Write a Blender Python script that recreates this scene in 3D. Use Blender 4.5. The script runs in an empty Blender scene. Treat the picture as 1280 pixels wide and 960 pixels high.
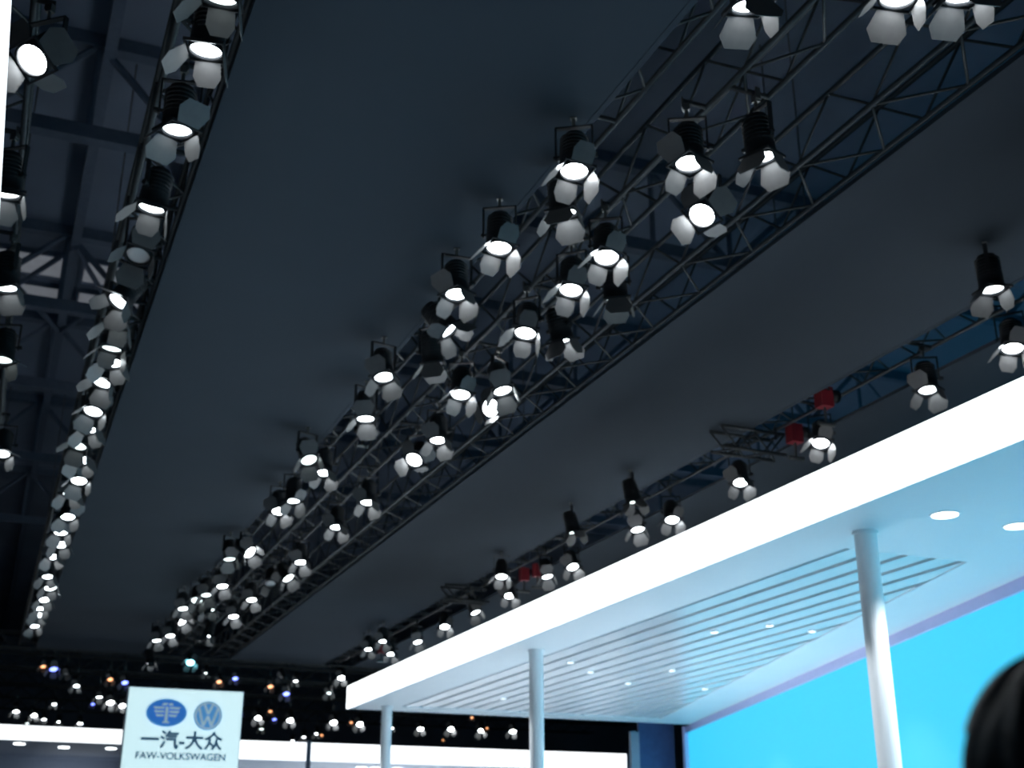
import bpy, bmesh, math, random
from mathutils import Vector, Matrix
random.seed(7)
S = bpy.context.scene
COL = S.collection
R = math.radians

# ------------------------------------------------------------------ camera
CAM_Z = 1.5
F_PX = 1534.6
PITCH, YAW = R(21.29), R(22.607)
cam_data = bpy.data.cameras.new('camera')
cam_data.sensor_width = 36.0
cam_data.lens = F_PX / 1280 * 36.0
cam_data.clip_end = 300
cam_data.dof.use_dof = True
cam_data.dof.focus_distance = 4.5
cam_data.dof.aperture_fstop = 3.6
camera = bpy.data.objects.new('camera', cam_data)
COL.objects.link(camera)
camera.location = (0, 0, CAM_Z)
camera.rotation_euler = (R(90) + PITCH, 0, -YAW)
S.camera = camera
C_FWD = Vector((math.sin(YAW) * math.cos(PITCH), math.cos(YAW) * math.cos(PITCH), math.sin(PITCH)))
C_RIGHT = Vector((math.cos(YAW), -math.sin(YAW), 0))
C_UP = C_RIGHT.cross(C_FWD)
C_POS = Vector((0, 0, CAM_Z))

def ray(u, v):
    return (C_FWD + C_RIGHT * ((u - 640) / F_PX) - C_UP * ((v - 480) / F_PX))

def at_z(u, v, z):
    d = ray(u, v)
    return C_POS + d * ((z - CAM_Z) / d.z)

def at_y(u, v, y):
    d = ray(u, v)
    return C_POS + d * (y / d.y)

# ------------------------------------------------------------------ world and exposure
world = bpy.data.worlds.new('hall_air')
S.world = world
world.use_nodes = True
bg = world.node_tree.nodes['Background']
bg.inputs[0].default_value = (0.02, 0.02, 0.02, 1)
bg.inputs[1].default_value = 0.0
S.view_settings.view_transform = 'Standard'
S.view_settings.look = 'None'
S.view_settings.gamma = 1.0
S.view_settings.use_curve_mapping = False
S.view_settings.exposure = 0.0
S.cycles.use_denoising = True
S.cycles.max_bounces = 6
S.cycles.caustics_reflective = False
S.cycles.caustics_refractive = False

# ------------------------------------------------------------------ materials
def mat(name, col, rough=0.6, metal=0.0, emit=None, strength=0.0, noise=0.0, nscale=8.0, bump=0.0):
    m = bpy.data.materials.new(name)
    m.use_nodes = True
    nt = m.node_tree
    b = nt.nodes['Principled BSDF']
    b.inputs['Base Color'].default_value = (*col, 1)
    b.inputs['Roughness'].default_value = rough
    b.inputs['Metallic'].default_value = metal
    if noise or bump:
        tc = nt.nodes.new('ShaderNodeTexCoord')
        nz = nt.nodes.new('ShaderNodeTexNoise')
        nz.inputs['Scale'].default_value = nscale
        nz.inputs['Detail'].default_value = 4
        nt.links.new(tc.outputs['Object'], nz.inputs['Vector'])
        if noise:
            rp = nt.nodes.new('ShaderNodeValToRGB')
            rp.color_ramp.elements[0].position = 0.3
            rp.color_ramp.elements[1].position = 0.7
            rp.color_ramp.elements[0].color = (*[c * (1 - noise) for c in col], 1)
            rp.color_ramp.elements[1].color = (*[min(1, c * (1 + noise)) for c in col], 1)
            nt.links.new(nz.outputs['Fac'], rp.inputs['Fac'])
            nt.links.new(rp.outputs['Color'], b.inputs['Base Color'])
        if bump:
            bp = nt.nodes.new('ShaderNodeBump')
            bp.inputs['Strength'].default_value = bump
            nt.links.new(nz.outputs['Fac'], bp.inputs['Height'])
            nt.links.new(bp.outputs['Normal'], b.inputs['Normal'])
    if emit:
        b.inputs['Emission Color'].default_value = (*emit, 1)
        b.inputs['Emission Strength'].default_value = strength
    return m

M = {}
M['cloth'] = mat('dark_ceiling_cloth', (0.037, 0.052, 0.068), 0.95, noise=0.05, nscale=0.7)
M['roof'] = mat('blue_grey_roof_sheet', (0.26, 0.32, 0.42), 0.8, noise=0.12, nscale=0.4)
M['skylight'] = mat('milky_skylight', (0.35, 0.37, 0.40), 0.5, emit=(0.75, 0.8, 0.9), strength=0.13, noise=0.15, nscale=3)
M['steel'] = mat('painted_roof_steel', (0.17, 0.22, 0.30), 0.6, noise=0.1)
M['truss'] = mat('aluminium_truss', (0.045, 0.053, 0.056), 0.5, metal=0.2, noise=0.1, nscale=20)
M['black'] = mat('black_powder_coat', (0.014, 0.016, 0.019), 0.55, noise=0.2, nscale=30)
M['leaf'] = mat('barn_door_metal', (0.125, 0.125, 0.125), 0.38, metal=0.0, noise=0.08, nscale=15)
M['chrome'] = mat('bare_metal', (0.25, 0.25, 0.24), 0.4, metal=0.9, noise=0.05)
M['floor'] = mat('grey_carpet', (0.36, 0.40, 0.46), 0.9, noise=0.1, nscale=3)
M['booth_floor'] = mat('pale_gloss_floor', (0.66, 0.68, 0.71), 0.4, noise=0.02, nscale=2)
M['wall'] = mat('dark_hall_wall', (0.30, 0.36, 0.45), 0.9, noise=0.1, nscale=0.5)
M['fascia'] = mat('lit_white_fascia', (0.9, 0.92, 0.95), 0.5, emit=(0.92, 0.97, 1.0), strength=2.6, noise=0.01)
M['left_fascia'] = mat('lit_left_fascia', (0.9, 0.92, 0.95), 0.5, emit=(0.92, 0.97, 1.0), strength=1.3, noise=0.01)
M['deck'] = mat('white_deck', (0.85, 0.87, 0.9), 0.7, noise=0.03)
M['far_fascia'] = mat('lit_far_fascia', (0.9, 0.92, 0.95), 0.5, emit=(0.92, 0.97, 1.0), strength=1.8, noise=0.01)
M['soffit'] = mat('white_soffit_board', (0.80, 0.84, 0.87), 0.5, noise=0.015, nscale=1)
M['slat'] = mat('satin_slat', (0.80, 0.82, 0.84), 0.22, noise=0.02, nscale=2)
M['plenum'] = mat('grey_blue_plenum', (0.32, 0.34, 0.37), 0.9, noise=0.05)
M['column'] = mat('white_column_paint', (0.86, 0.88, 0.90), 0.35, noise=0.01)
M['cyan'] = mat('backlit_cyan_wall', (0.005, 0.05, 0.09), 0.7, emit=(0.050, 0.66, 1.0), strength=0.97, noise=0.03, nscale=0.4)
M['lavender'] = mat('lavender_trim', (0.62, 0.60, 0.90), 0.5, noise=0.02)
M['navy'] = mat('navy_panel', (0.06, 0.11, 0.26), 0.6, noise=0.1)
M['grey'] = mat('mid_grey_panel', (0.35, 0.40, 0.48), 0.6, noise=0.03)
M['far_wall'] = mat('white_booth_wall', (0.82, 0.84, 0.87), 0.5, noise=0.03, nscale=1)
M['light_panel'] = mat('lit_white_panel', (0.8, 0.84, 0.88), 0.5, emit=(0.80, 0.88, 1.0), strength=0.75, noise=0.03, nscale=1)
M['sign'] = mat('lit_sign_face', (0.8, 0.9, 0.92), 0.5, emit=(0.68, 0.92, 0.95), strength=0.80, noise=0.02, nscale=0.8)
M['ink'] = mat('blue_sign_ink', (0.14, 0.34, 0.54), 0.5, noise=0.05)
M['emblem_blue'] = mat('emblem_blue', (0.05, 0.24, 0.72), 0.3, emit=(0.04, 0.24, 0.80), strength=0.35, noise=0.05)
M['emblem_pale'] = mat('emblem_silver', (0.72, 0.84, 0.92), 0.25, emit=(0.6, 0.8, 0.95), strength=0.25, noise=0.04)
M['emblem_sky'] = mat('emblem_sky_blue', (0.12, 0.40, 0.75), 0.3, emit=(0.12, 0.42, 0.80), strength=0.35, noise=0.05)
M['red'] = mat('red_hoist_paint', (0.30, 0.025, 0.035), 0.5, noise=0.1)
M['hair'] = mat('dark_hair', (0.022, 0.019, 0.022), 0.4, noise=0.3, nscale=40, bump=0.3)
M['skin'] = mat('skin', (0.55, 0.36, 0.27), 0.5, noise=0.05)
M['jacket'] = mat('dark_jacket', (0.03, 0.035, 0.06), 0.8, noise=0.1)
M['trousers'] = mat('dark_trousers', (0.02, 0.02, 0.03), 0.8, noise=0.1)
M['spot_disc'] = mat('downlight_glass', (0.9, 0.9, 0.9), 0.4, emit=(0.9, 0.98, 1.0), strength=5.0, noise=0.01)
M['spot_small'] = mat('small_downlight_glass', (0.9, 0.9, 0.9), 0.4, emit=(0.85, 0.96, 1.0), strength=2.2, noise=0.01)
def lens_mat(n, col, s):
    return mat('lens_' + n, (0.8, 0.8, 0.8), 0.2, emit=col, strength=s, noise=0.01)
M['l_hot'] = lens_mat('hot', (0.90, 0.96, 1.0), 32)
M['l_bright'] = lens_mat('bright', (0.88, 0.95, 1.0), 24)
M['l_mid'] = lens_mat('mid', (0.86, 0.95, 1.0), 13)
M['l_dim'] = lens_mat('dim', (0.80, 0.95, 0.95), 4.0)
M['l_off'] = lens_mat('off', (0, 0, 0), 0.0)
M['l_cyan'] = lens_mat('cyan', (0.25, 0.85, 1.0), 12)
M['l_blue'] = lens_mat('blue', (0.16, 0.22, 1.0), 5)
M['l_warm'] = lens_mat('warm', (1.0, 0.42, 0.18), 2.5)

# ------------------------------------------------------------------ mesh helpers
class MB:
    def __init__(s):
        s.v, s.f = [], []
    def add(s, vs, fs):
        o = len(s.v)
        s.v += [tuple(p) for p in vs]
        s.f += [tuple(i + o for i in f) for f in fs]
        return s
    def box(s, x0, x1, y0, y1, z0, z1):
        vs = [(x, y, z) for x in (x0, x1) for y in (y0, y1) for z in (z0, z1)]
        return s.add(vs, [(0, 1, 3, 2), (4, 6, 7, 5), (0, 4, 5, 1), (2, 3, 7, 6), (0, 2, 6, 4), (1, 5, 7, 3)])
    def prism(s, pts, z0, z1):
        """pts counter-clockwise in XY, extruded z0..z1"""
        n = len(pts)
        vs = [(x, y, z0) for x, y in pts] + [(x, y, z1) for x, y in pts]
        fs = [tuple(reversed(range(n))), tuple(range(n, 2 * n))]
        fs += [(i, (i + 1) % n, n + (i + 1) % n, n + i) for i in range(n)]
        return s.add(vs, fs)
    def tube(s, a, b, r, n=8, r2=None):
        a, b = Vector(a), Vector(b)
        r2 = r if r2 is None else r2
        d = (b - a).normalized()
        q = d.to_track_quat('Z', 'Y')
        X, Y = q @ Vector((1, 0, 0)), q @ Vector((0, 1, 0))
        vs = []
        for p, rr in ((a, r), (b, r2)):
            for i in range(n):
                t = 2 * math.pi * i / n
                vs.append(p + X * (rr * math.cos(t)) + Y * (rr * math.sin(t)))
        fs = [(i, (i + 1) % n, n + (i + 1) % n, n + i) for i in range(n)]
        fs += [tuple(reversed(range(n))), tuple(range(n, 2 * n))]
        return s.add(vs, fs)
    def lathe(s, prof, n=20, cap0=True, cap1=True):
        """prof: (radius, z) going up, around Z"""
        vs = [(r * math.cos(2 * math.pi * i / n), r * math.sin(2 * math.pi * i / n), z) for r, z in prof for i in range(n)]
        fs = []
        for k in range(len(prof) - 1):
            for i in range(n):
                j = (i + 1) % n
                fs.append((k * n + i, k * n + j, (k + 1) * n + j, (k + 1) * n + i))
        if cap0: fs.append(tuple(reversed(range(n))))
        if cap1: fs.append(tuple(range((len(prof) - 1) * n, len(prof) * n)))
        return s.add(vs, fs)
    def mesh(s, name, m, smooth=False):
        me = bpy.data.meshes.new(name)
        me.from_pydata(s.v, [], s.f)
        me.validate()
        if m: me.materials.append(m)
        if smooth:
            for p in me.polygons: p.use_smooth = True
        me.update()
        return me

def link(name, me, parent=None, mw=None):
    o = bpy.data.objects.new(name, me)
    COL.objects.link(o)
    if parent: o.parent = parent
    if mw is not None: o.matrix_local = mw
    return o

def tag(o, label, cat, group=None):
    o['label'], o['category'] = label, cat
    if group: o['group'] = group
    return o

def empty(name, loc, label, cat, group=None):
    o = bpy.data.objects.new(name, None)
    o.empty_display_size = 0.1
    COL.objects.link(o)
    o.location = loc
    return tag(o, label, cat, group)

def structure(name, me, parent=None):
    o = link(name, me, parent)
    if not parent: o['kind'] = 'structure'
    return o

ORD = ['first', 'second', 'third', 'fourth', 'fifth', 'sixth', 'seventh', 'eighth', 'ninth', 'tenth', 'eleventh', 'twelfth', 'thirteenth', 'fourteenth',
       'fifteenth', 'sixteenth', 'seventeenth', 'eighteenth', 'nineteenth', 'twentieth', 'twenty-first', 'twenty-second', 'twenty-third', 'twenty-fourth',
       'twenty-fifth', 'twenty-sixth', 'twenty-seventh', 'twenty-eighth']
# ------------------------------------------------------------------ room shell
structure('floor', MB().box(-40, 45, -15, 76, -0.2, 0).mesh('floor', M['floor']))
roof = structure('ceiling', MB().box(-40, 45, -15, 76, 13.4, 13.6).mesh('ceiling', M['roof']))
structure('wall_back', MB().box(-40, 45, 75.5, 76, 0, 13.4).mesh('wall_back', M['wall']))
structure('wall_left', MB().box(-40.3, -40, -15, 76, 0, 13.4).mesh('wall_left', M['wall']))
structure('wall_right', MB().box(45, 45.3, -15, 76, 0, 13.4).mesh('wall_right', M['wall']))
structure('wall_front', MB().box(-40, 45, -15.3, -15, 0, 13.4).mesh('wall_front', M['wall']))

# skylights in the roof (milky panes between the purlins)
n = 0
for y0, xs in ((24.9, (-1.15, 0.62)), (26.5, (-1.15, .62))):
    for x0 in xs:
        n += 1
        w = structure('window_%d' % n, MB().box(x0, x0 + 1.5, y0, y0 + 1.1, 13.36, 13.42).mesh('skylight', M['skylight']))
        fr = MB()
        fr.box(x0 - .06, x0 + 1.56, y0 - .06, y0, 13.30, 13.42).box(x0 - .06, x0 + 1.56, y0 + 1.1, y0 + 1.16, 13.30, 13.42)
        fr.box(x0 - .06, x0, y0, y0 + 1.1, 13.30, 13.42).box(x0 + 1.5, x0 + 1.56, y0, y0 + 1.1, 13.30, 13.42)
        link('frame', fr.mesh('skylight_frame', M['steel']), w)

# steel roof girders
def girder(y, x0, x1, label):
    g = empty('roof_girder', (0, y, 13.4), label, 'girder', 'steel roof girders across the hall')
    for nm, dz, dy in (('top_chord', -0.12, 0), ('bottom_chord', -1.75, 0)):
        link(nm, MB().box(x0, x1, dy - .11, dy + .11, dz - .11, dz + .12).mesh(nm, M['steel']), g)
    k = 0
    bm_far = MB()
    x = x0
    st = 1.6
    while x < x1 - .1:
        a = (x, 0, -.15 if k % 2 else -1.75)
        b = (x + st, 0, -1.75 if k % 2 else -.15)
        if -6 < x < 6:
            link('brace', MB().tube(a, b, .06, 6).tube((x, 0, -1.7), (x, 0, -.15), .05, 6).mesh('brace', M['steel']), g)
        else:
            bm_far.tube(a, b, .06, 5).tube((x, 0, -1.7), (x, 0, -.15), .05, 5)
        x += st
        k += 1
    o = link('brace', bm_far.mesh('brace_far', M['steel']), g)
    o['kind'] = 'stuff'
GY = (17, 23.6, 28.2, 34, 41)
for i, y in enumerate(GY):
    girder(y, -39.8, 44.8, 'dark steel roof girder with zigzag braces, %s counted from the sign side of the hall' % ORD[len(GY) - i - 1])
for x, xn in ((-1.7, 'first'), (.35, 'second'), (2.0, 'third')):
    tag(link('roof_purlin', MB().box(x - .09, x + .09, -14, 75, 13.02, 13.40).mesh('roof_purlin', M['steel'])),
        'long dark steel purlin under the hall roof, %s counted from the left stand' % xn, 'beam', 'roof purlins')
# flat cross bracing between girders
for xa, xb, lab in ((-1.7, .35, 'outer'), (.35, 2.0, 'inner')):
    cb = empty('cross_brace', (xa, 23.6, 12.98), 'crossed diagonal steel ties under the %s skylight bay of the hall roof' % lab, 'brace')
    link('tie', MB().tube((0, 0, 0), (xb - xa, 4.6, 0), .06, 6).mesh('tie', M['steel']), cb)
    link('tie', MB().tube((xb - xa, 0, 0), (0, 4.6, 0), .06, 6).mesh('tie', M['steel']), cb)

# ------------------------------------------------------------------ suspended dark ceiling panels
PZ = 7.0
def ceiling_panel(x0, x1, y0, y1, label):
    p = empty('suspended_ceiling_panel', ((x0 + x1) / 2, (y0 + y1) / 2, PZ), label, 'ceiling panel')
    hx, hy = (x1 - x0) / 2, (y1 - y0) / 2
    link('cloth', MB().box(-hx + .03, hx - .03, -hy + .03, hy - .03, 0.0, .02).mesh('cloth', M['cloth']), p)
    fr = MB()
    fr.box(-hx, -hx + .05, -hy, hy, -.005, .042).box(hx - .05, hx, -hy, hy, -.005, .042)
    fr.box(-hx + .05, hx - .05, -hy, -hy + .05, -.005, .042).box(-hx + .05, hx - .05, hy - .05, hy, -.005, .042)
    link('frame', fr.mesh('frame', M['cloth']), p)
ceiling_panel(1.02, 3.82, -4, 36.5, 'broad dark grey cloth ceiling panel beside the narrow single-file light row')
ceiling_panel(10.0, 12.8, -4, 36.5, 'dark grey cloth ceiling panel over the roof deck of the white canopy')
ceiling_panel(6.32, 9.08, -4, 36.5, 'broad dark grey cloth ceiling panel between the double light row and the white canopy')

# ------------------------------------------------------------------ lighting trusses
BR_MESH = {}
def truss(axis, along0, along1, c0, c1, z0, z1, label, near=(4.0, 15.0), group=None, mod=.5):
    """box truss along Y (axis 'y': c = x) or along X (axis 'x': c = y)"""
    w, h = c1 - c0, z1 - z0
    g = empty('lighting_truss', (c0, along0, z0) if axis == 'y' else (along0, c0, z0), label, 'truss', group)
    L = along1 - along0
    P = (lambda c, a, z: (c, a, z)) if axis == 'y' else (lambda c, a, z: (a, c, z))
    for c in (0, w):
        for z in (0, h):
            link('chord', MB().tube(P(c, 0, z), P(c, L, z), .025, 8).mesh('chord', M['truss'], True), g)
    far = MB()
    k = 0
    a = 0.0
    while a + mod <= L + 1e-6:
        s = k % 2
        segs = (((0 if s else w), 0, (w if s else 0), 0), (0, (0 if s else h), 0, (h if s else 0)), (w, (0 if s else h), w, (h if s else 0)))
        isnear = near[0] <= along0 + a <= near[1]
        for j, (ca, za, cb, zb) in enumerate(segs):
            if isnear:
                key = (axis, round(w, 3), round(h, 3), mod, s, j)
                if key not in BR_MESH:
                    BR_MESH[key] = MB().tube(P(ca, 0, za), P(cb, mod, zb), .013, 6).mesh('brace', M['truss'], True)
                link('brace', BR_MESH[key], g, Matrix.Translation(P(0, a, 0)))
            else:
                far.tube(P(ca, a, za), P(cb, a + mod, zb), .013, 4)
        a += mod
        k += 1
    if far.v:
        o = link('brace', far.mesh('brace_far', M['truss']), g)
        o['kind'] = 'stuff'
    return g
TZ, TH = 7.07, 0.42
truss('y', -4, 36.5, -.80, -.38, TZ, TZ + TH, 'aluminium box truss carrying the spotlights over the left lit fascia')
truss('y', -4, 36.5, .57, 1.00, TZ, TZ + TH, 'aluminium box truss carrying the single-file row of spotlights')
truss('y', -4, 36.5, 3.64, 4.03, TZ, TZ + TH, 'aluminium box truss along the panel edge of the double light row')
truss('y', -4, 36.5, 4.60, 4.97, TZ, TZ + TH, 'aluminium box truss in the middle of the double light row')
truss('y', -4, 36.5, 5.78, 6.30, TZ, TZ + TH, 'empty aluminium box truss without lamps beside the double light row')
truss('y', -4, 36.5, 8.74, 9.54, TZ, TZ + TH, 'wide box truss of spotlights above the white canopy', near=(7, 18))
BACK_Y = (37.2, 41.0, 45.0, 49.0, 52.8)
for i, y in enumerate(BACK_Y):
    truss('x', -8, 26, y - .2, y + .2, TZ, TZ + TH,
          ('first', 'second', 'third', 'fourth', 'fifth')[i] + ' cross truss beyond the dark ceiling panels, counted from the panels', near=(99, 99))
# short cross trusses over the right-hand rows
for y, w_ in ((13.25, 'second'), (24.2, 'first')):
    ct = truss('x', 8.55, 9.55, y, y + .28, 6.66, 6.95, 'short cross truss under the wide canopy truss, %s from the sign' % w_, near=(0, 99), mod=.25)
    for xo in (.62, .96):
        link('strap', MB().tube((xo, .14, .26), (xo, .14, TZ + .02 - 6.66), .02, 6).tube((xo, 0, .29), (xo, .28, .29), .02, 6).mesh('strap', M['black']), ct)

# chain hoists that carry the trusses
hoist_body = MB().box(-.09, .09, -.08, .08, 0, .26).mesh('hoist_body', M['red'])
hoist_cap = MB().lathe([(.085, 0), (.085, .10), (.05, .13)], 12).mesh('hoist_motor', M['black'], True)
hoist_hook = MB().tube((0, 0, -.22), (0, 0, 0), .018, 6).tube((-.12, 0, -.22), (.12, 0, -.22), .03, 8).mesh('hook', M['chrome'])
hoist_black = MB().box(-.11, .11, -.09, .09, 0, .34).mesh('hoist_body', M['black'])
def hoist(x, y, z, label, grp, bm):
    h = empty('chain_hoist', (x, y, z), label, 'hoist', grp)
    link('body', bm, h)
    link('motor', hoist_cap, h, Matrix.Translation((.11, 0, .17)) @ Matrix.Rotation(R(90), 4, 'Y'))
    link('hook', hoist_hook, h)
    ch = MB().tube((0, 0, .25), (0, 0, 13.4 - z), .012, 5)
    link('chain', ch.mesh('chain', M['chrome']), h)
for (u, v, w_) in ((1030, 500, 'fifth'), (993, 545, 'fourth'), (655, 720, 'second'), (672, 715, 'third'), (477, 812, 'first')):
    p = at_z(u, v, 6.95)
    hoist(p.x, p.y, p.z - .1, 'red chain hoist at the wide truss, %s from the far cross trusses' % w_, None, hoist_body)
for x, tn in ((-.6, 'outermost'), (.78, 'single-file'), (3.83, 'panel-edge'), (4.78, 'middle'), (6.04, 'lampless')):
    for y, yn in ((1.5, 'third'), (17.5, 'second'), (33.5, 'first')):
        hoist(x, y, TZ + TH + .22, 'black chain hoist over the %s truss, %s from the sign' % (tn, yn), 'black chain hoists', hoist_black)

# ------------------------------------------------------------------ spotlight parts
H_BODY = MB().lathe([(.05, -.34), (.085, -.33), (.105, -.26), (.115, -.10), (.118, 0), (.122, 0), (.122, .03), (.106, .03), (.106, .004), (.09, -.02)], 20, True, False).mesh('housing', M['black'], True)
H_FINS = MB()
for k in range(6):
    z = -.29 + k * .035
    H_FINS.lathe([(.112, z), (.118, z + .004), (.118, z + .010), (.112, z + .014)], 16)
H_FINS = H_FINS.mesh('cooling_fin', M['black'])
H_FRAME = MB()
for k in range(4):
    a = k * math.pi / 2
    c_, s_ = math.cos(a), math.sin(a)
    pts = [(.118, -.13), (.132, -.13), (.132, .13), (.118, .13)]
    H_FRAME.prism([(x * c_ - y * s_, x * s_ + y * c_) for x, y in pts], .012, .034)
H_FRAME = H_FRAME.mesh('gel_frame', M['black'])
LENS = {}
def lens_mesh(k):
    if k not in LENS:
        LENS[k] = MB().lathe([(.104, 0), (.098, .008), (.072, .018), (.04, .024), (.01, .026)], 24, True, True).mesh('lens', M[k], True)
    return LENS[k]
def leaf_mesh(wide, ln):
    a, b, c = .085, .085 + wide, .05 + wide * .8
    pts = [(-a, 0), (a, 0), (b, ln * .62), (c, ln), (-c, ln), (-b, ln * .62)]
    m = MB()
    m.v = [(-.0025, x, z) for x, z in pts] + [(.0025, x, z) for x, z in pts]
    n = len(pts)
    m.f = [tuple(range(n)), tuple(reversed(range(n, 2 * n)))] + [(i, n + i, n + (i + 1) % n, (i + 1) % n) for i in range(n)]
    return m.mesh('barn_door', M['leaf'])
LEAF_W = leaf_mesh(.045, .20)
LEAF_N = leaf_mesh(.008, .17)
YOKE = MB()
for sx in (-1, 1):
    YOKE.box(sx * .145 - .006, sx * .145 + .006, -.02, .02, -.03, .27)
YOKE.box(-.151, .151, -.02, .02, .258, .27)
YOKE = YOKE.mesh('yoke', M['black'])
KNOB = MB().tube((.145, 0, 0), (.185, 0, 0), .022, 10).tube((-.145, 0, 0), (-.165, 0, 0), .016, 10).tube((-.15, 0, 0), (.15, 0, 0), .012, 6).mesh('knob', M['black'])
CLAMP = MB().tube((0, 0, .265), (0, 0, .36), .014, 8).box(-.025, .025, -.022, .022, .34, .40).box(-.035, -.022, -.022, .022, .36, .46).mesh('clamp', M['chrome'])

LOOKS = {  # angle from the line to the camera, beam direction in view (90 = down), barn-door roll, door flares
    'A': (50, 86, 32, (22, 40, 16, 30)),
    'B': (66, 92, 40, (24, 28, 24, 28)),
    'C': (67, 84, 58, (18, 40, 14, 34)),
    'D': (30, 118, 12, (55, 40, 62, 40)),
    'E': (60, 100, 20, (26, 26, 26, 26)),
}
HANG = .42
TOTAL = [0]
def spotlight(u, v, look, lens, label, group, tr=None, zc=None, ytruss=None, flip=False, beam=None, dth=0, dph=0, drl=0, scale=1.0, small=False, name='stage_spotlight'):
    th, ph, rl, fl = LOOKS[look]
    th, ph, rl = R(th + dth), R(ph + dph), R(rl + drl)
    if flip and look not in 'CD': ph, rl = math.pi - ph, -rl
    d = ray(u, v).normalized()
    to = -d
    rt = (C_RIGHT - to * C_RIGHT.dot(to)).normalized()
    dn = -C_UP
    dn = (dn - to * dn.dot(to)).normalized()
    ax = (to * math.cos(th) + (rt * math.cos(ph) + dn * math.sin(ph)) * math.sin(th)).normalized()
    ctop = TZ if zc is None else zc
    if beam and beam[1]:                     # this lamp is turned onto a column
        ax = (Vector(beam[1]) - at_z(u, v, 6.62)).normalized()
    off = .13 * scale
    if ytruss is None:
        zl = ctop - HANG * scale + off * ax.z
        lens_c = at_z(u, v, zl)
        piv = lens_c - ax * off
        top = ctop
    else:
        lens_c = at_y(u, v, ytruss + off * ax.y)
        piv = lens_c - ax * off
        top = piv.z + HANG * scale
    TOTAL[0] += 1
    base = Vector((piv.x, piv.y, top))
    g = empty(name, base, label, 'spotlight', group)
    az = math.atan2(ax.y, ax.x) + math.pi / 2
    sc = Matrix.Diagonal((scale, scale, scale, 1))
    body = Matrix.Translation(piv - base)
    ym = body @ Matrix.Rotation(az, 4, 'Z') @ sc
    link('yoke', YOKE, g, ym)
    link('clamp', CLAMP, g, ym)
    if not small: link('knob', KNOB, g, ym)
    hm = Matrix.Translation(lens_c - base) @ ax.to_track_quat('Z', 'Y').to_matrix().to_4x4()
    # keep the rolled frame level with the yoke
    zx = Vector((math.cos(az), math.sin(az), 0))
    yx = ax.cross(zx).normalized()
    zx = yx.cross(ax).normalized()
    hm = Matrix.Translation(lens_c - base) @ Matrix((zx, yx, ax)).transposed().to_4x4() @ sc
    ho = link('housing', H_BODY, g, hm)
    if not small: link('cooling_fin', H_FINS, ho)
    link('lens', lens_mesh(lens), g, hm)
    rm = hm @ Matrix.Rotation(rl, 4, 'Z')
    if not small: link('gel_frame', H_FRAME, g, rm)
    rot = rm.to_3x3()
    outs = [(rot @ Vector((math.cos(k * math.pi / 2), math.sin(k * math.pi / 2), 0))).normalized() for k in range(4)]
    near_k = max(range(4), key=lambda k: outs[k].dot(to))
    low_k = max(range(4), key=lambda k: outs[k].dot(dn) * 1.3 - outs[k].dot(rt) * .6)
    for k in range(4):
        sr = outs[k].dot(rt)
        if look == 'D': f_ = 26 if k == low_k else 128
        elif k == near_k: f_ = {'A': 138, 'B': 138, 'C': 32, 'E': 60}[look]
        else: f_ = 27 - (16 if sr > 0 else 14) * sr
        lm = rm @ Matrix.Rotation(k * math.pi / 2, 4, 'Z') @ Matrix.Translation((.122, 0, .032)) @ Matrix.Rotation(R(f_), 4, 'Y')
        link('barn_door', LEAF_W if k % 2 == 0 else LEAF_N, g, lm)
    if beam:
        energy, target, cone = beam
        ld = bpy.data.lights.new('spot_beam', 'SPOT')
        ld.energy, ld.color, ld.spot_size, ld.spot_blend, ld.shadow_soft_size = energy, (.88, .95, 1.0), R(cone), .5, .08
        lo = bpy.data.objects.new('beam', ld)
        COL.objects.link(lo)
        lo.parent = g
        dirv = ax
        lo.matrix_local = Matrix.Translation(lens_c + ax * .04 - base) @ dirv.to_track_quat('-Z', 'Y').to_matrix().to_4x4()
    if tr:
        xa, xb = tr[0] - base.x, tr[1] - base.x
        if base.x > tr[1]: xa, xb = xb, .03
        elif base.x < tr[0]: xa, xb = -.03, xa
        link('mount_bar', MB().tube((xa, 0, 0), (xb, 0, 0), .022, 8).mesh('mount_bar', M['black']), g)
    if ytruss is not None:
        link('mount_bar', MB().tube((0, ytruss - .2 - base.y, TZ - top), (0, ytruss + .2 - base.y, TZ - top), .022, 6).mesh('mount_bar', M['black']), g)
    if ytruss is not None and top < TZ - .03:
        link('drop_pipe', MB().tube((0, 0, -.05), (0, 0, TZ - top + .02), .02, 6).mesh('drop_pipe', M['black']), g)
    return g

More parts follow.
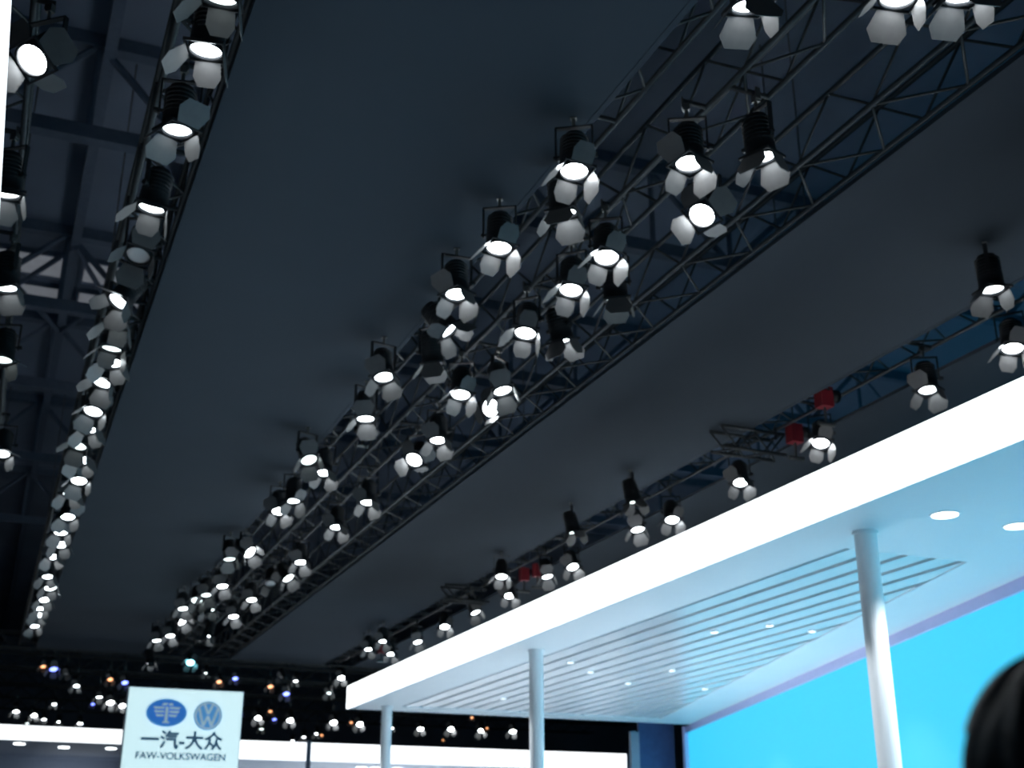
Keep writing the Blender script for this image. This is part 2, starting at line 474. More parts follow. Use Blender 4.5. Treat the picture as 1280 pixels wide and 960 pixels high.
# -------- rows: (u, v, look, lens, dtheta, dphi, droll)
ROW_LEFT = [(42, 74, 'D', 'l_hot', 4, 30, 0), (8, 240, 'E', 'l_mid', 8, -6, 25), (8, 358, 'E', 'l_mid', 8, -6, 25),
            (3, 448, 'E', 'l_dim', 6, 0, 10), (2, 566, 'E', 'l_mid', 0, 0, 30)]
ROW_ONE = [(276, -4, 'E', 'l_dim', 8, 0, 0), (258, 60, 'E', 'l_bright', 0, 0, 20), (222, 160, 'A', 'l_mid', 12, 10, 20), (190, 258, 'E', 'l_mid', 6, 4, 35),
           (173, 318, 'A', 'l_off', -6, 20, 30), (150, 376, 'E', 'l_mid', 0, 30, 20), (146, 404, 'E', 'l_dim', 10, 0, 35),
           (140, 434, 'B', 'l_dim', 6, 10, 0), (141, 452, 'A', 'l_mid', 10, 10, 0), (128, 477, 'E', 'l_mid', 0, 15, 30), (117, 513, 'A', 'l_mid', 5, 20, 10),
           (112, 536, 'B', 'l_mid', 0, 0, 30), (98, 556, 'E', 'l_dim', 0, 10, 30), (103, 574, 'A', 'l_mid', 8, 10, 10), (99, 600, 'A', 'l_mid', 5, 10, 40),
           (88, 616, 'B', 'l_mid', 0, 0, 20), (85, 645, 'A', 'l_mid', 8, 10, 20), (76, 665, 'B', 'l_mid', 0, 5, 20), (77, 680, 'A', 'l_mid', 6, 0, 10),
           (67, 695, 'B', 'l_bright', -4, 0, 20), (60, 720, 'B', 'l_mid', 0, 0, 10), (63, 734, 'A', 'l_mid', 6, 0, 0), (56, 749, 'A', 'l_mid', 8, 0, 10),
           (50, 760, 'B', 'l_mid', 0, 0, 30), (49, 768, 'E', 'l_mid', 0, 0, 10), (43, 782, 'B', 'l_mid', 0, 0, 30)]
ROW_TWO = [(936, 4, 'C', 'l_bright', -3, 0, 0), (718, 212, 'A', 'l_hot', 0, 4, 0), (704, 264, 'C', 'l_bright', -2, 0, 0),
           (624, 308, 'A', 'l_hot', 4, 2, 6), (571, 366, 'A', 'l_bright', 6, 6, -4), (561, 411, 'B', 'l_bright', 0, -4, 0),
           (541, 452, 'C', 'l_bright', 14, 0, 10), (480, 470, 'A', 'l_mid', 6, 10, 0), (457, 522, 'B', 'l_bright', 0, -2, 14),
           (386, 574, 'A', 'l_dim', 0, 20, 30), (405, 590, 'B', 'l_bright', -4, -4, 0), (366, 625, 'B', 'l_mid', 2, -6, 0), (349, 638, 'A', 'l_bright', 4, 6, 0),
           (312, 690, 'B', 'l_bright', -2, 0, 0), (287, 698, 'B', 'l_dim', 4, 0, 20), (278, 732, 'B', 'l_bright', -2, 0, 10), (258, 743, 'B', 'l_dim', 0, 0, 0),
           (246, 750, 'A', 'l_dim', 0, 0, 0), (229, 760, 'B', 'l_mid', 0, 0, 0), (228, 776, 'B', 'l_bright', -2, 0, 0), (213, 794, 'B', 'l_bright', 0, 0, 0), (196, 800, 'B', 'l_mid', 4, 0, 0), (188, 828, 'C', 'l_mid', 8, 0, 0)]
ROW_MID = [(1122, -6, 'A', 'l_hot', 4, 4, 0), (1203, -8, 'C', 'l_bright', -4, 0, 10), (862, 202, 'A', 'l_hot', 2, 8, 10), (952, 194, 'C', 'l_bright', -4, -4, 14),
           (878, 268, 'D', 'l_hot', 0, 0, 0), (758, 320, 'A', 'l_hot', -2, 4, 4), (714, 361, 'A', 'l_bright', 2, 0, 6), (657, 415, 'A', 'l_bright', 2, -4, 0),
           (703, 424, 'C', 'l_bright', 12, -8, 20), (576, 492, 'A', 'l_bright', 4, 0, 6), (628, 487, 'A', 'l_mid', 10, 20, 0), (614, 510, 'D', 'l_hot', -4, 60, 0),
           (548, 549, 'B', 'l_bright', -4, -2, 10), (518, 574, 'D', 'l_hot', 8, 0, 0), (460, 627, 'B', 'l_bright', -2, -4, 6), (421, 658, 'B', 'l_bright', -2, -4, 0),
           (376, 702, 'B', 'l_bright', -2, 0, 0), (360, 722, 'E', 'l_mid', 0, 20, 0), (315, 749, 'B', 'l_bright', -2, 0, 0), (292, 770, 'B', 'l_bright', -2, 0, 10),
           (260, 794, 'C', 'l_mid', 10, 20, 0), (262, 762, 'C', 'l_dim', 0, 0, 0), (338, 729, 'A', 'l_off', 0, 0, 0), (770, 372, 'C', 'l_dim', 10, 0, 10), (238, 828, 'A', 'l_cyan', -10, 0, 0)]
ROW_THREE = [(1240, 360, 'E', 'l_mid', 6, 0, 20), (1266, 434, 'A', 'l_hot', 4, 10, 0), (1160, 486, 'A', 'l_mid', 10, 14, 14), (1026, 553, 'A', 'l_hot', -2, 4, 0),
             (926, 602, 'A', 'l_bright', 2, 12, 6), (840, 649, 'A', 'l_bright', 2, 10, 0), (797, 661, 'B', 'l_bright', -4, 10, 10), (792, 626, 'C', 'l_dim', 10, -10, 10),
             (717, 664, 'C', 'l_dim', 10, -10, 10), (716, 708, 'A', 'l_bright', 2, 20, 0), (684, 720, 'B', 'l_mid', 0, 10, 10), (627, 720, 'E', 'l_bright', 0, -10, 0),
             (637, 744, 'A', 'l_bright', 4, 10, 0), (594, 765, 'B', 'l_mid', 0, 20, 10), (556, 783, 'A', 'l_bright', 4, 6, 0), (522, 802, 'B', 'l_mid', -4, 10, 10),
             (489, 817, 'B', 'l_bright', -2, 0, 0), (479, 801, 'B', 'l_mid', 0, 0, 0), (461, 811, 'B', 'l_mid', 0, 0, 0)]
STATE = {'A': 'with round lens', 'B': 'with slit-like lens and splayed doors', 'C': 'with half-hidden lens', 'D': 'facing straight out', 'E': 'pointing steeply down'}
LN = {'l_hot': 'very bright', 'l_bright': 'bright', 'l_mid': 'lit', 'l_dim': 'faint', 'l_off': 'unlit', 'l_cyan': 'cyan'}
def BEAM(u, v, row):
    if row is ROW_THREE: return (140, None, 70)
    if (u, v) in COLUMN_AIM:
        t = COLUMN_AIM[(u, v)]
        return (1100 if u > 500 else 2200, t, 18)
    return None
COLUMN_AIM = {(561, 411): (7.66, 9.45, 2.3), (312, 690): (7.58, 17.25, 2.3), (228, 776): (7.62, 25.0, 2.3)}
def run(row, where, group, tr, flip=False):
    order = sorted(row, key=lambda q: -at_z(q[0], q[1], 6.65).y)
    for q in row:
        (u, v, lk, ln, dt, dp, dr) = q
        spotlight(u, v, lk, ln, '%s spotlight %s, %s %s' % (LN[ln], STATE[lk], ORD[order.index(q)], where), group, tr=tr, flip=flip, beam=BEAM(u, v, row), dth=dt, dph=dp, drl=dr)
run(ROW_LEFT, 'along the outermost truss', 'spotlights over the left fascia', (-.80, -.38))
run(ROW_ONE, 'in the single-file row from the sign', 'spotlights in the single-file row', (.57, 1.0))
run(ROW_TWO, 'on the panel-edge truss from the sign', 'spotlights on the panel-edge truss of the double row', (3.64, 4.03), True)
run(ROW_MID, 'on the middle truss from the sign', 'spotlights on the middle truss of the double row', (4.60, 4.97), True)
run(ROW_THREE, 'above the canopy from the sign', 'spotlights on the wide truss above the canopy', (8.74, 9.54), True)

# -------- far lamps on the cross trusses: (u, v, lens, scale, theta look)
FAR = [(54, 833, 'l_warm', .7), (67, 836, 'l_blue', 1.1), (83, 842, 'l_off', .8), (96, 857, 'l_mid', .9), (68, 880, 'l_mid', .8), (20, 889, 'l_bright', 1.0),
       (43, 894, 'l_hot', 1.0), (55, 899, 'l_mid', .8), (74, 902, 'l_mid', .8), (34, 904, 'l_dim', .7), (124, 871, 'l_mid', 1.0), (138, 878, 'l_hot', 1.1), (153, 882, 'l_hot', 1.0),
       (138, 849, 'l_warm', .8), (156, 853, 'l_blue', .9), (116, 880, 'l_blue', .6), (100, 904, 'l_bright', .9),
       (338, 858, 'l_warm', .8), (370, 851, 'l_mid', .8), (352, 846, 'l_off', .8), (358, 867, 'l_blue', 1.0), (427, 847, 'l_hot', 1.1), (412, 866, 'l_dim', .9),
       (323, 897, 'l_hot', 1.2), (327, 911, 'l_dim', .9), (343, 899, 'l_blue', .7), (363, 900, 'l_hot', 1.2), (417, 903, 'l_hot', 1.2), (450, 905, 'l_hot', 1.2), (439, 903, 'l_warm', .6),
       (380, 921, 'l_mid', .9), (396, 917, 'l_mid', .9), (366, 926, 'l_mid', .8), (490, 910, 'l_mid', .8), (526, 911, 'l_hot', 1.2), (564, 911, 'l_hot', 1.2),
       (602, 913, 'l_hot', 1.2), (641, 914, 'l_hot', 1.2), (338, 889, 'l_warm', .7), (590, 897, 'l_warm', .5), (300, 893, 'l_blue', .8), (274, 852, 'l_warm', .8), (294, 848, 'l_blue', .8),
       (258, 841, 'l_dim', .7), (402, 919, 'l_warm', .6), (609, 910, 'l_warm', .5), (554, 925, 'l_warm', .5)]
FL = {'l_warm': 'tiny orange', 'l_blue': 'small blue', 'l_off': 'small unlit', 'l_mid': 'small lit', 'l_bright': 'small bright', 'l_hot': 'small glaring white', 'l_dim': 'small faint'}
FAR_Y = []
for (u, v, ln, sc) in FAR:
    p = at_z(u, v, 6.6)
    y = min(BACK_Y, key=lambda q: abs(q - p.y))
    if at_y(u, v, y).z > 6.56:
        y = max([q for q in BACK_Y if at_y(u, v, q).z <= 6.56] or [BACK_Y[0]])
    FAR_Y.append(y)
for k, (u, v, ln, sc) in enumerate(FAR):
    y = FAR_Y[k]
    mates = sorted([q for q in range(len(FAR)) if FAR_Y[q] == y], key=lambda q: -FAR[q][0])
    spotlight(u, v, 'A' if ln in ('l_hot', 'l_blue', 'l_warm') else 'B', ln,
              '%s lamp, %s from the canopy on the %s far cross truss' % (FL[ln], ORD[mates.index(k)], ORD[BACK_Y.index(y)]),
              'far lamps on the cross trusses', ytruss=y, scale=sc * .95, small=True, dth=random.uniform(-4, 4), drl=random.uniform(-20, 20), name='far_spotlight')

# ------------------------------------------------------------------ white canopy on the right
SZ = 4.5          # underside
FX = 7.0          # front face
Y0, Y1 = 1.0, 25.75
def wall_x(y): return 10.63 + (y - 10.46) * .3040
FA, FB = 10.08, 24.95          # slatted field, near and far end
FXL = 7.90                      # slatted field, front side
def field_x(y): return wall_x(y) - 1.03
cn = empty('booth_canopy', (FX, Y1, SZ), 'long white canopy with glowing fascia and slatted underside over the cyan wall', 'canopy')
def cpart(name, mb, m, parent=cn, smooth=False):
    o = link(name, mb.mesh(name, M[m], smooth), parent)
    if parent is cn: o.matrix_local = Matrix.Translation((-FX, -Y1, -SZ))
    return o
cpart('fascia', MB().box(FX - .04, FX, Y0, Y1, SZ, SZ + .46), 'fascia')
wx1 = wall_x(Y1)
cpart('end_face', MB().box(FX, wx1, Y1 - .04, Y1, SZ + .065, SZ + .46), 'soffit')
cpart('roof_deck', MB().prism([(FX, Y0), (wall_x(Y0), Y0), (wx1, Y1 - .04), (FX, Y1 - .04)], SZ + .40, SZ + .455), 'deck')
sf = MB()
sf.prism([(FX, Y0), (FXL, Y0), (FXL, Y1), (FX, Y1)], SZ, SZ + .06)
sf.prism([(FXL, Y0), (wall_x(Y0) + .001, Y0), (wall_x(FA), FA), (FXL, FA)], SZ, SZ + .06)
sf.prism([(FXL, FB), (wall_x(FB), FB), (wx1, Y1), (FXL, Y1)], SZ, SZ + .06)
sf.prism([(field_x(FA), FA), (wall_x(FA), FA), (wall_x(FB), FB), (field_x(FB), FB)], SZ, SZ + .06)
cpart('soffit', sf, 'soffit')
cpart('field_edge', MB().box(FXL - .02, FXL, FA, FB, SZ + .06, SZ + .30).box(FXL, field_x(FA), FA - .02, FA, SZ + .06, SZ + .30), 'soffit')
PITCHX, GAP = .372, .10
x = FXL + GAP
while x < field_x(FB) - .05:
    xa, xb = x, x + PITCHX - GAP
    # near end of the slat: the field edge runs at an angle
    ya = FA if xa < field_x(FA) else FA + (xa - field_x(FA)) / .3040
    yb = FA if xb < field_x(FA) else FA + (xb - field_x(FA)) / .3040
    if min(ya, yb) < FB - .1:
        if yb < FB:
            pts = [(xa, ya), (xb, yb), (xb, FB), (xa, FB)]
        else:
            pts = [(xa, ya), (field_x(FB), FB), (xa, FB)]
        cpart('slat', MB().prism(pts, SZ + .012, SZ + .05), 'slat')
    x += PITCHX
# cross rails that carry the slats
for y in (12.5, 15.5, 18.5, 21.5):
    cpart('cross_rail', MB().box(FXL, field_x(y), y - .03, y + .03, SZ + .05, SZ + .12), 'plenum')

# downlights in the canopy underside
def downlight(u, v, r, m, label, power, group):
    p = at_z(u, v, SZ)
    d = empty('downlight', (p.x, p.y, SZ), label, 'downlight', group)
    link('glass', MB().lathe([(r, -.012), (r, .03)], 20).mesh('glass', M[m]), d)
    rim = MB().lathe([(r * 1.18, -.008), (r * 1.18, .03)], 20, True, True)
    link('rim', rim.mesh('rim', M['soffit']), d)
    ld = bpy.data.lights.new('downlight_lamp', 'SPOT')
    ld.energy = power
    ld.color = (.95, .98, 1.0)
    ld.spot_size = R(104)
    ld.spot_blend = .6
    ld.shadow_soft_size = r
    lo = bpy.data.objects.new('lamp', ld)
    COL.objects.link(lo)
    lo.parent = d
    lo.location = (0, 0, -.05)
for (u, v) in ((1181, 643), (1272, 657)):
    downlight(u, v, .12, 'spot_disc', 'large round downlight in the plain canopy underside', 380, 'large canopy downlights')
for (u, v) in ((962, 782), (1015, 789), (881, 861), (840, 838), (785, 854), (893, 790), (738, 840), (713, 828), (629, 873)):
    downlight(u, v, .05, 'spot_small', 'small bright downlight between the canopy slats', 430, 'small canopy downlights')

# columns under the canopy
for (px, py, lab) in ((7.66, 9.45, 'nearest the large round downlights'), (7.58, 17.25, 'halfway along the slats'), (7.62, 25.0, 'at the far end of the canopy')):
    c = empty('canopy_column', (px, py, 0), 'slim round white column under the canopy, ' + lab, 'column')
    link('shaft', MB().lathe([(.108, .12), (.108, SZ - .02)], 28).mesh('shaft', M['column'], False), c)
    link('cap', MB().lathe([(.125, SZ - .03), (.125, SZ)], 28).mesh('cap', M['column'], False), c)
    link('base_plate', MB().lathe([(.24, .12), (.24, .15), (.15, .17)], 28).mesh('base_plate', M['column']), c)

# booth wall and floor
wl = [(wall_x(Y0), Y0), (wall_x(Y0) + .3, Y0), (wall_x(Y1 + .4) + .3, Y1 + .4), (wall_x(Y1 + .4), Y1 + .4)]
bw = structure('wall_booth', MB().prism(wl, 0, SZ - .0).mesh('wall_booth', M['cyan']))
dx = .03
def shifted(o, a=Y0, b=Y1 + .4): return [(wall_x(a) - o, a), (wall_x(a) + .0, a), (wall_x(b) + .0, b), (wall_x(b) - o, b)]
structure('trim_1', MB().prism(shifted(.05), SZ - .14, SZ).mesh('trim_1', M['lavender']))
structure('trim_2', MB().prism([(wall_x(Y1 + .4) - .10, Y1 + .4), (wall_x(Y1 + .4) + .3, Y1 + .4), (wall_x(Y1 + .4) + .3, Y1 + .5), (wall_x(Y1 + .4) - .10, Y1 + .5)], 0, SZ).mesh('trim_2', M['lavender']))
tag(link('booth_platform', MB().prism([(6.6, Y0), (wall_x(Y0), Y0), (wall_x(26.15), 26.15), (6.6, 26.15)], 0, .12).mesh('booth_platform', M['booth_floor'])),
    'pale glossy raised floor under the white canopy', 'platform')
# navy panel behind the corner of the canopy
nv = empty('navy_screen', (15.0, 27.0, 0), 'dark navy screen panel standing between the cyan wall and the far booth', 'screen')
link('panel', MB().box(-.48, .48, -.04, .04, .04, 5.2).mesh('panel', M['navy']), nv)
link('foot', MB().box(-.5, .5, -.3, .3, 0, .04).mesh('foot', M['navy']), nv)
link('edge_trim', MB().box(-.70, -.48, -.05, .05, .0, 4.42).mesh('edge_trim', M['grey']), nv)

# ------------------------------------------------------------------ lit fascia of the neighbouring stand on the left
lf = empty('left_canopy', (-.33, 3, 4.5), 'white canopy with a glowing fascia under the truss of bright lamps at the hall side', 'canopy')
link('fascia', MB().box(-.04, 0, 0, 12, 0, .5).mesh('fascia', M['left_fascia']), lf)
link('soffit', MB().box(-3.5, -.04, 0, 12, 0, .06).mesh('soffit', M['soffit']), lf)
link('roof_deck', MB().box(-3.5, -.04, 0, 12, .44, .5).mesh('roof_deck', M['deck']), lf)
link('end_face', MB().box(-3.5, 0, -.04, 0, 0, .5).mesh('end_face', M['soffit']), lf)
link('end_face', MB().box(-3.5, 0, 12, 12.04, 0, .5).mesh('end_face', M['soffit']), lf)
for y in (.8, 11.2):
    link('post', MB().tube((-1.6, y, -4.5), (-1.6, y, 0.02), .09, 16).mesh('post', M['column']), lf)

# ------------------------------------------------------------------ far booths along the back
fb = empty('far_booth', (12.7, 36.2, 0), 'far booth with a glowing white fascia and bright wall behind the canopy columns', 'booth')
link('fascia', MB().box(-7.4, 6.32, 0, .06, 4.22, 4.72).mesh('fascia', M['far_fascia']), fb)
link('soffit', MB().box(-7.4, 6.32, .06, 5, 4.22, 4.30).mesh('soffit', M['soffit']), fb)
link('back_wall', MB().box(-7.4, 6.32, 5, 5.1, 0, 4.72).mesh('back_wall', M['far_wall']), fb)
link('side_wall', MB().box(6.32, 6.62, 0, 5.1, 0, 4.72).mesh('side_wall', M['grey']), fb)
link('side_wall', MB().box(-7.5, -7.4, 0, 5.1, 0, 4.72).mesh('side_wall', M['grey']), fb)
for u, v in ((470, 955), (497, 953), (452, 957), (585, 957), (690, 956)):
    p = at_y(u, v, 38.2)
    link('lamp', MB().lathe([(.16, -.03), (.16, .02)], 12).mesh('lamp', M['spot_disc']), fb, Matrix.Translation((p.x - 12.7, 2.0, 4.22)))
    ld = bpy.data.lights.new('booth_lamp', 'SPOT')
    ld.energy, ld.color, ld.spot_size, ld.spot_blend, ld.shadow_soft_size = 500, (.95, .98, 1.0), R(150), .5, .15
    lo = bpy.data.objects.new('lamp_light', ld)
    COL.objects.link(lo)
    lo.parent = fb
    lo.location = (p.x - 12.7, 2.0, 4.16)
po = empty('dark_post', (8.66, 35.9, 0), 'dark slim post standing before the far glowing fascia', 'post')
link('pole', MB().tube((0, 0, .02), (0, 0, 4.75), .07, 12).mesh('pole', M['steel']), po)
link('foot', MB().lathe([(.25, 0), (.25, .03), (.08, .05)], 16).mesh('foot', M['steel']), po)

lb = empty('far_booth', (0, 34.6, 0), 'far booth with a glowing fascia and dark underside behind the emblem sign', 'booth')
ang = Matrix.Rotation(R(4.5), 4, 'Z')
LZ = 4.40
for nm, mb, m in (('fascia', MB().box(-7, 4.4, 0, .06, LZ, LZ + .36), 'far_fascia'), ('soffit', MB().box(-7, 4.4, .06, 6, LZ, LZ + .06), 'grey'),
                  ('back_wall', MB().box(-7, 4.4, 6, 6.1, 0, LZ + .3), 'grey'), ('side_wall', MB().box(4.4, 4.5, 0, 6.1, 0, LZ + .36), 'grey'), ('side_wall', MB().box(-7.1, -7, 0, 6.1, 0, LZ + .36), 'grey'),
                  ('light_panel', MB().box(2.1, 4.1, 5.0, 5.05, 2.2, 3.95), 'light_panel'), ('light_panel', MB().box(-.3, 1.1, 4.6, 4.65, 2.4, 3.3), 'light_panel')):
    link(nm, mb.mesh(nm, M[m]), lb, ang)
for px, py in ((1.0, 1.0), (2.2, 1.6), (3.4, 1.4)):
    link('lamp', MB().lathe([(.14, -.03), (.14, .02)], 12).mesh('lamp', M['spot_disc']), lb, ang @ Matrix.Translation((px, py, LZ)))

# ------------------------------------------------------------------ emblem sign
SY = 30.0
sgn = empty('emblem_sign', (4.27, SY, 0), 'tall white lit sign with oval winged emblem, round emblem and blue Chinese lettering', 'sign')
sgn.rotation_euler.z = R(-1.2)
link('body', MB().box(-1.32, 1.32, .01, .35, 0, 5.28).mesh('body', M['grey']), sgn)
link('face', MB().box(-1.30, 1.30, -.02, .01, .1, 5.26).mesh('face', M['sign']), sgn)
def ellipse(rx, rz, n=40): return [(rx * math.cos(2 * math.pi * i / n), rz * math.sin(2 * math.pi * i / n)) for i in range(n)]
STAND = Matrix.Rotation(R(90), 4, 'X')        # XY shape -> upright, its z faces the camera (-Y)
def plate(name, pts, d0, d1, m, parent, cx=0, cz=0):
    return link(name, MB().prism(pts, d0, d1).mesh(name, M[m]), parent, Matrix.Translation((cx, 0, cz)) @ STAND)
def ring(name, ro, ri, d0, d1, m, parent, n=44):
    mb = MB()
    for i in range(n):
        a, b = 2 * math.pi * i / n, 2 * math.pi * (i + 1) / n
        mb.prism([(ri[0] * math.cos(a), ri[1] * math.sin(a)), (ro[0] * math.cos(a), ro[1] * math.sin(a)), (ro[0] * math.cos(b), ro[1] * math.sin(b)), (ri[0] * math.cos(b), ri[1] * math.sin(b))], d0, d1)
    return link(name, mb.mesh(name, M[m]), parent)
def stroke(mb, pts, w, d0, d1):
    for (ax_, ay), (bx, by) in zip(pts, pts[1:]):
        L = math.hypot(bx - ax_, by - ay)
        nx, ny = -(by - ay) / L * w / 2, (bx - ax_) / L * w / 2
        mb.prism([(ax_ + nx, ay + ny), (ax_ - nx, ay - ny), (bx - nx, by - ny), (bx + nx, by + ny)], d0, d1)
# oval emblem
oc = at_y(208, 891, SY)
ov = plate('oval_emblem', ellipse(.46, .315), .02, .05, 'emblem_blue', sgn, oc.x - 4.27, oc.z)
ring('ring', (.455, .31), (.425, .28), .05, .06, 'emblem_sky', ov)
w = MB()
w.prism([(-.035, -.20), (.035, -.20), (.035, .13), (-.035, .13)], .05, .065)      # the upright
w.prism([(-.075, -.235), (.075, -.235), (.075, -.20), (-.075, -.20)], .05, .065)
w.prism([(-.13, .16), (-.02, .16), (.03, .215), (-.09, .215)], .05, .065)
w.prism([(.03, .16), (.14, .16), (.12, .215), (.05, .215)], .05, .065)
for s in (-1, 1):
    for k, (zz, xo) in enumerate(((.085, .31), (.0, .29), (-.085, .25))):
        a = [(s * .06, zz), (s * (xo - .04), zz - .012), (s * xo, zz + .045), (s * .06, zz + .045)]
        if s < 0: a = a[::-1]
        w.prism(a, .05, .065)
link('wing_mark', w.mesh('wing_mark', M['emblem_pale']), ov)
# round emblem
rc = at_y(259.5, 895, SY)
rd = plate('round_emblem', ellipse(.325, .33), .02, .05, 'emblem_sky', sgn, rc.x - 4.27, rc.z)
ring('ring', (.305, .31), (.265, .27), .05, .065, 'emblem_pale', rd)
vw = MB()
stroke(vw, [(-.095, .25), (0, .035), (.095, .25)], .055, .05, .065)
stroke(vw, [(-.215, .165), (-.095, -.235), (0, -.01), (.095, -.235), (.215, .165)], .055, .05, .066)
link('letter_mark', vw.mesh('letter_mark', M['emblem_pale']), rd)
def text_mesh(body, size, name, m, extrude=.008, bold=.01, spacing=1.0):
    cu = bpy.data.curves.new(name, 'FONT')
    cu.body = body
    cu.size = size
    cu.extrude = extrude
    cu.space_character = spacing
    cu.align_x = 'CENTER'
    cu.align_y = 'CENTER'
    t = bpy.data.objects.new(name, cu)
    COL.objects.link(t)
    dg = bpy.context.evaluated_depsgraph_get()
    one = bpy.data.meshes.new_from_object(t.evaluated_get(dg))
    vs = [v.co.copy() for v in one.vertices]
    fs = [tuple(p.vertices) for p in one.polygons]
    mb = MB()
    for k, (ox, oy) in enumerate(((0, 0), (bold, 0), (-bold, 0), (0, bold), (0, -bold))):   # heavier strokes
        mb.add([(v.x + ox, v.y + oy, v.z + k * .0004) for v in vs], fs)
    me = mb.mesh(name, None)
    bpy.data.objects.remove(t)
    bpy.data.curves.remove(cu)
    me.materials.clear()
    me.materials.append(M[m])
    return me
tc = at_y(227, 927, SY)
o = link('lettering', text_mesh('一汽-大众', .43, 'lettering', 'ink', bold=.014), sgn, Matrix.Translation((tc.x - 4.27, -.026, tc.z)) @ STAND)
tc = at_y(226, 946, SY)
o = link('lettering', text_mesh('FAW-VOLKSWAGEN', .22, 'lettering', 'ink', bold=.005), sgn, Matrix.Translation((tc.x - 4.27, -.026, tc.z)) @ STAND)

# ------------------------------------------------------------------ bystander close to the camera
hc = C_POS + ray(1352, 1026) * 1.0
per = empty('person', (hc.x, hc.y, 0), 'dark-haired person in dark clothing standing close by, back of the head showing', 'person')
def skin_body():
    hz = hc.z
    V = [(0, 0, .93), (0, 0, 1.10), (0, .0, 1.28), (0, 0, hz - .25), (0, 0, hz - .16), (0, 0.01, hz - .07), (0, .01, hz + .04)]
    E_ = [(0, 1), (1, 2), (2, 3), (3, 4), (4, 5), (5, 6)]
    Rr = [.135, .12, .15, .10, .055, .068, .085]
    for s in (-1, 1):
        b = len(V)
        V += [(s * .16, 0, hz - .28), (s * .22, -.02, 1.10), (s * .23, .06, .86), (s * .225, .10, .76)]
        Rr += [.062, .046, .036, .034]
        E_ += [(3, b), (b, b + 1), (b + 1, b + 2), (b + 2, b + 3)]
        hb = b + 3
        for k, (fx, ln) in enumerate(((-.028, .075), (-.01, .085), (.01, .08), (.027, .065))):
            q = len(V)
            V += [(s * .225 + fx * .4, .10 + fx, .70), (s * .215, .105 + fx * 1.1, .70 - ln * .55), (s * .20, .11 + fx * 1.1, .70 - ln)]
            Rr += [.011, .009, .008]
            E_ += [(hb, q), (q, q + 1), (q + 1, q + 2)]
        q = len(V)
        V += [(s * .205, .14, .735), (s * .195, .15, .70)]
        Rr += [.012, .009]
        E_ += [(hb, q), (q, q + 1)]
        b = len(V)
        V += [(s * .09, 0, .86), (s * .10, .01, .48), (s * .10, -.02, .10), (s * .11, .10, .045)]
        Rr += [.10, .062, .045, .04]
        E_ += [(0, b), (b, b + 1), (b + 1, b + 2), (b + 2, b + 3)]
    me = bpy.data.meshes.new('body')
    me.from_pydata(V, E_, [])
    me.materials.append(M['skin'])
    me.materials.append(M['jacket'])
    o = link('body', me, per)
    o.modifiers.new('skin', 'SKIN')
    if not me.skin_vertices: me.attributes  # layer is added by the modifier when missing
    return o, Rr
def build_body():
    o, Rr = skin_body()
    me = o.data
    bm = bmesh.new()
    bm.from_mesh(me)
    lay = bm.verts.layers.skin.verify()
    bm.verts.ensure_lookup_table()
    for i, v in enumerate(bm.verts):
        v[lay].radius = (Rr[i], Rr[i] * (.78 if i in (0, 1, 2, 3) else 1.0))
        v[lay].use_root = (i == 0)
    bm.to_mesh(me)
    bm.free()
    sub = o.modifiers.new('smooth', 'SUBSURF')
    sub.levels = sub.render_levels = 2
    dg = bpy.context.evaluated_depsgraph_get()
    nm = bpy.data.meshes.new_from_object(o.evaluated_get(dg))
    o.modifiers.clear()
    nm.materials.clear()
    for k in ('skin', 'jacket', 'trousers'): nm.materials.append(M[k])
    for p in nm.polygons:
        c = p.center
        p.use_smooth = True
        hand = c.z < .80 and abs(c.x) > .17
        p.material_index = 0 if (c.z > hc.z - .17 or hand) else (1 if c.z > .92 or abs(c.x) > .19 else 2)
    o.data = nm
    return o
build_body()
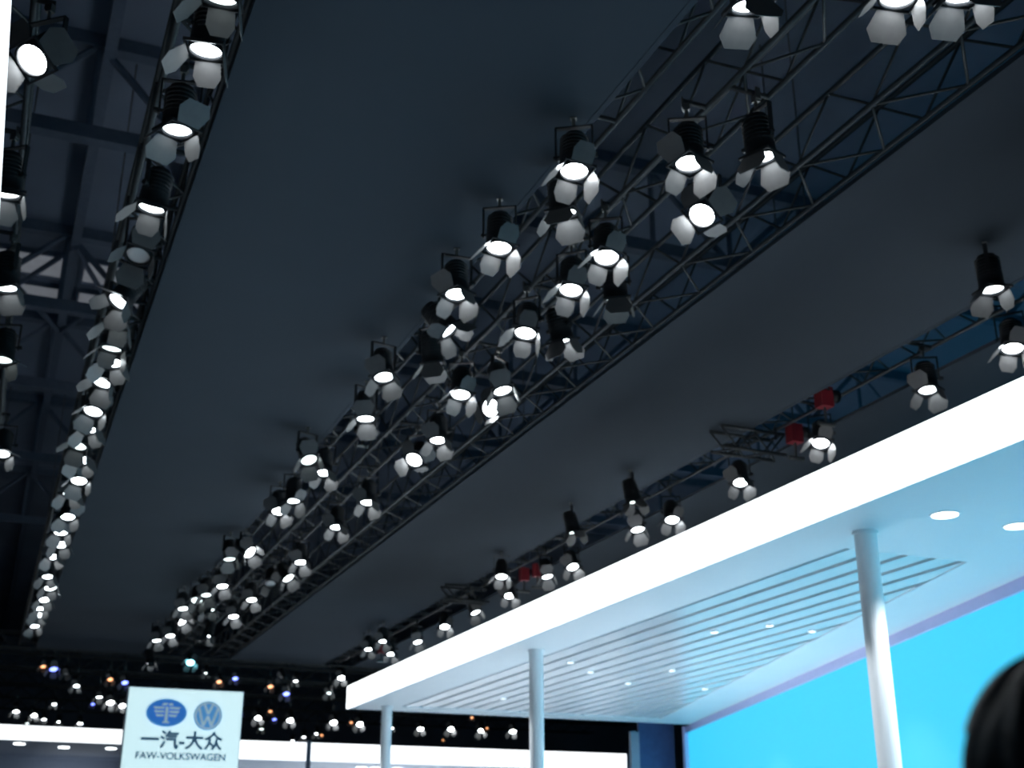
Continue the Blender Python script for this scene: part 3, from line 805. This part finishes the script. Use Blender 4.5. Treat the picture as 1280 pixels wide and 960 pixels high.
def blob(name, cx, cy, cz, rx, ry, rz, m, n=28, k=18, fn=None):
    mb = MB()
    vs, fs = [], []
    for j in range(k + 1):
        t = math.pi * j / k
        for i in range(n):
            a = 2 * math.pi * i / n
            d = Vector((math.sin(t) * math.cos(a), math.sin(t) * math.sin(a), math.cos(t)))
            s = fn(d) if fn else 1
            vs.append((cx + d.x * rx * s, cy + d.y * ry * s, cz + d.z * rz * s))
    for j in range(k):
        for i in range(n):
            fs.append((j * n + i, (j + 1) * n + i, (j + 1) * n + (i + 1) % n, j * n + (i + 1) % n))
    mb.add(vs, fs)
    return link(name, mb.mesh(name, M[m], True), per)
def face(d):   # chin, brow and nose on the far side (+Y)
    s = 1.0
    if d.z < -.2: s *= 1 - .10 * (-.2 - d.z) * (1 - max(d.y, 0))
    s += .12 * math.exp(-((d.x / .12) ** 2 + ((d.z + .15) / .16) ** 2)) * (d.y > 0)
    return s
blob('head', 0, .012, hc.z - .005, .076, .098, .115, 'skin', fn=face)
def locks(d):
    a = math.atan2(d.y, d.x)
    s = 1 + .025 * math.sin(9 * a + 4 * d.z) + .02 * math.sin(23 * a)
    if d.y > .45 and d.z < .45: s *= .72          # the face stays free
    if d.z < -.55: s *= .80
    return s
blob('hair', 0, -.012, hc.z + .012, .099, .108, .122, 'hair', n=72, k=36, fn=locks)
wisps = MB()
for k in range(60):
    a = random.uniform(math.pi * .95, math.pi * 2.05)
    t = random.uniform(.1, 1.5)
    d = Vector((math.sin(t) * math.cos(a), math.sin(t) * math.sin(a), math.cos(t)))
    p0 = Vector((d.x * .097, -.012 + d.y * .106, hc.z + .012 + d.z * .12))
    p1 = p0 + d * random.uniform(.004, .012) + Vector((random.uniform(-.02, .02), random.uniform(-.02, .02), -random.uniform(.0, .03)))
    wisps.tube(p0, p1, .0012, 4, .0004)
wo = link('hair_strand', wisps.mesh('hair_strand', M['hair']), per)
wo['kind'] = 'stuff'
for s in (-1, 1):
    blob('ear', s * .079, .015, hc.z - .01, .010, .020, .032, 'skin', n=12, k=8)
    blob('eye', s * .031, .104, hc.z + .005, .012, .010, .009, 'chrome', n=10, k=6)
blob('mouth', 0, .100, hc.z - .068, .024, .010, .006, 'red', n=12, k=6)
for s in (-1, 1):
    blob('shoe', s * .11, .07, .04, .045, .13, .045, 'trousers', n=16, k=10, fn=lambda d: 1.0)
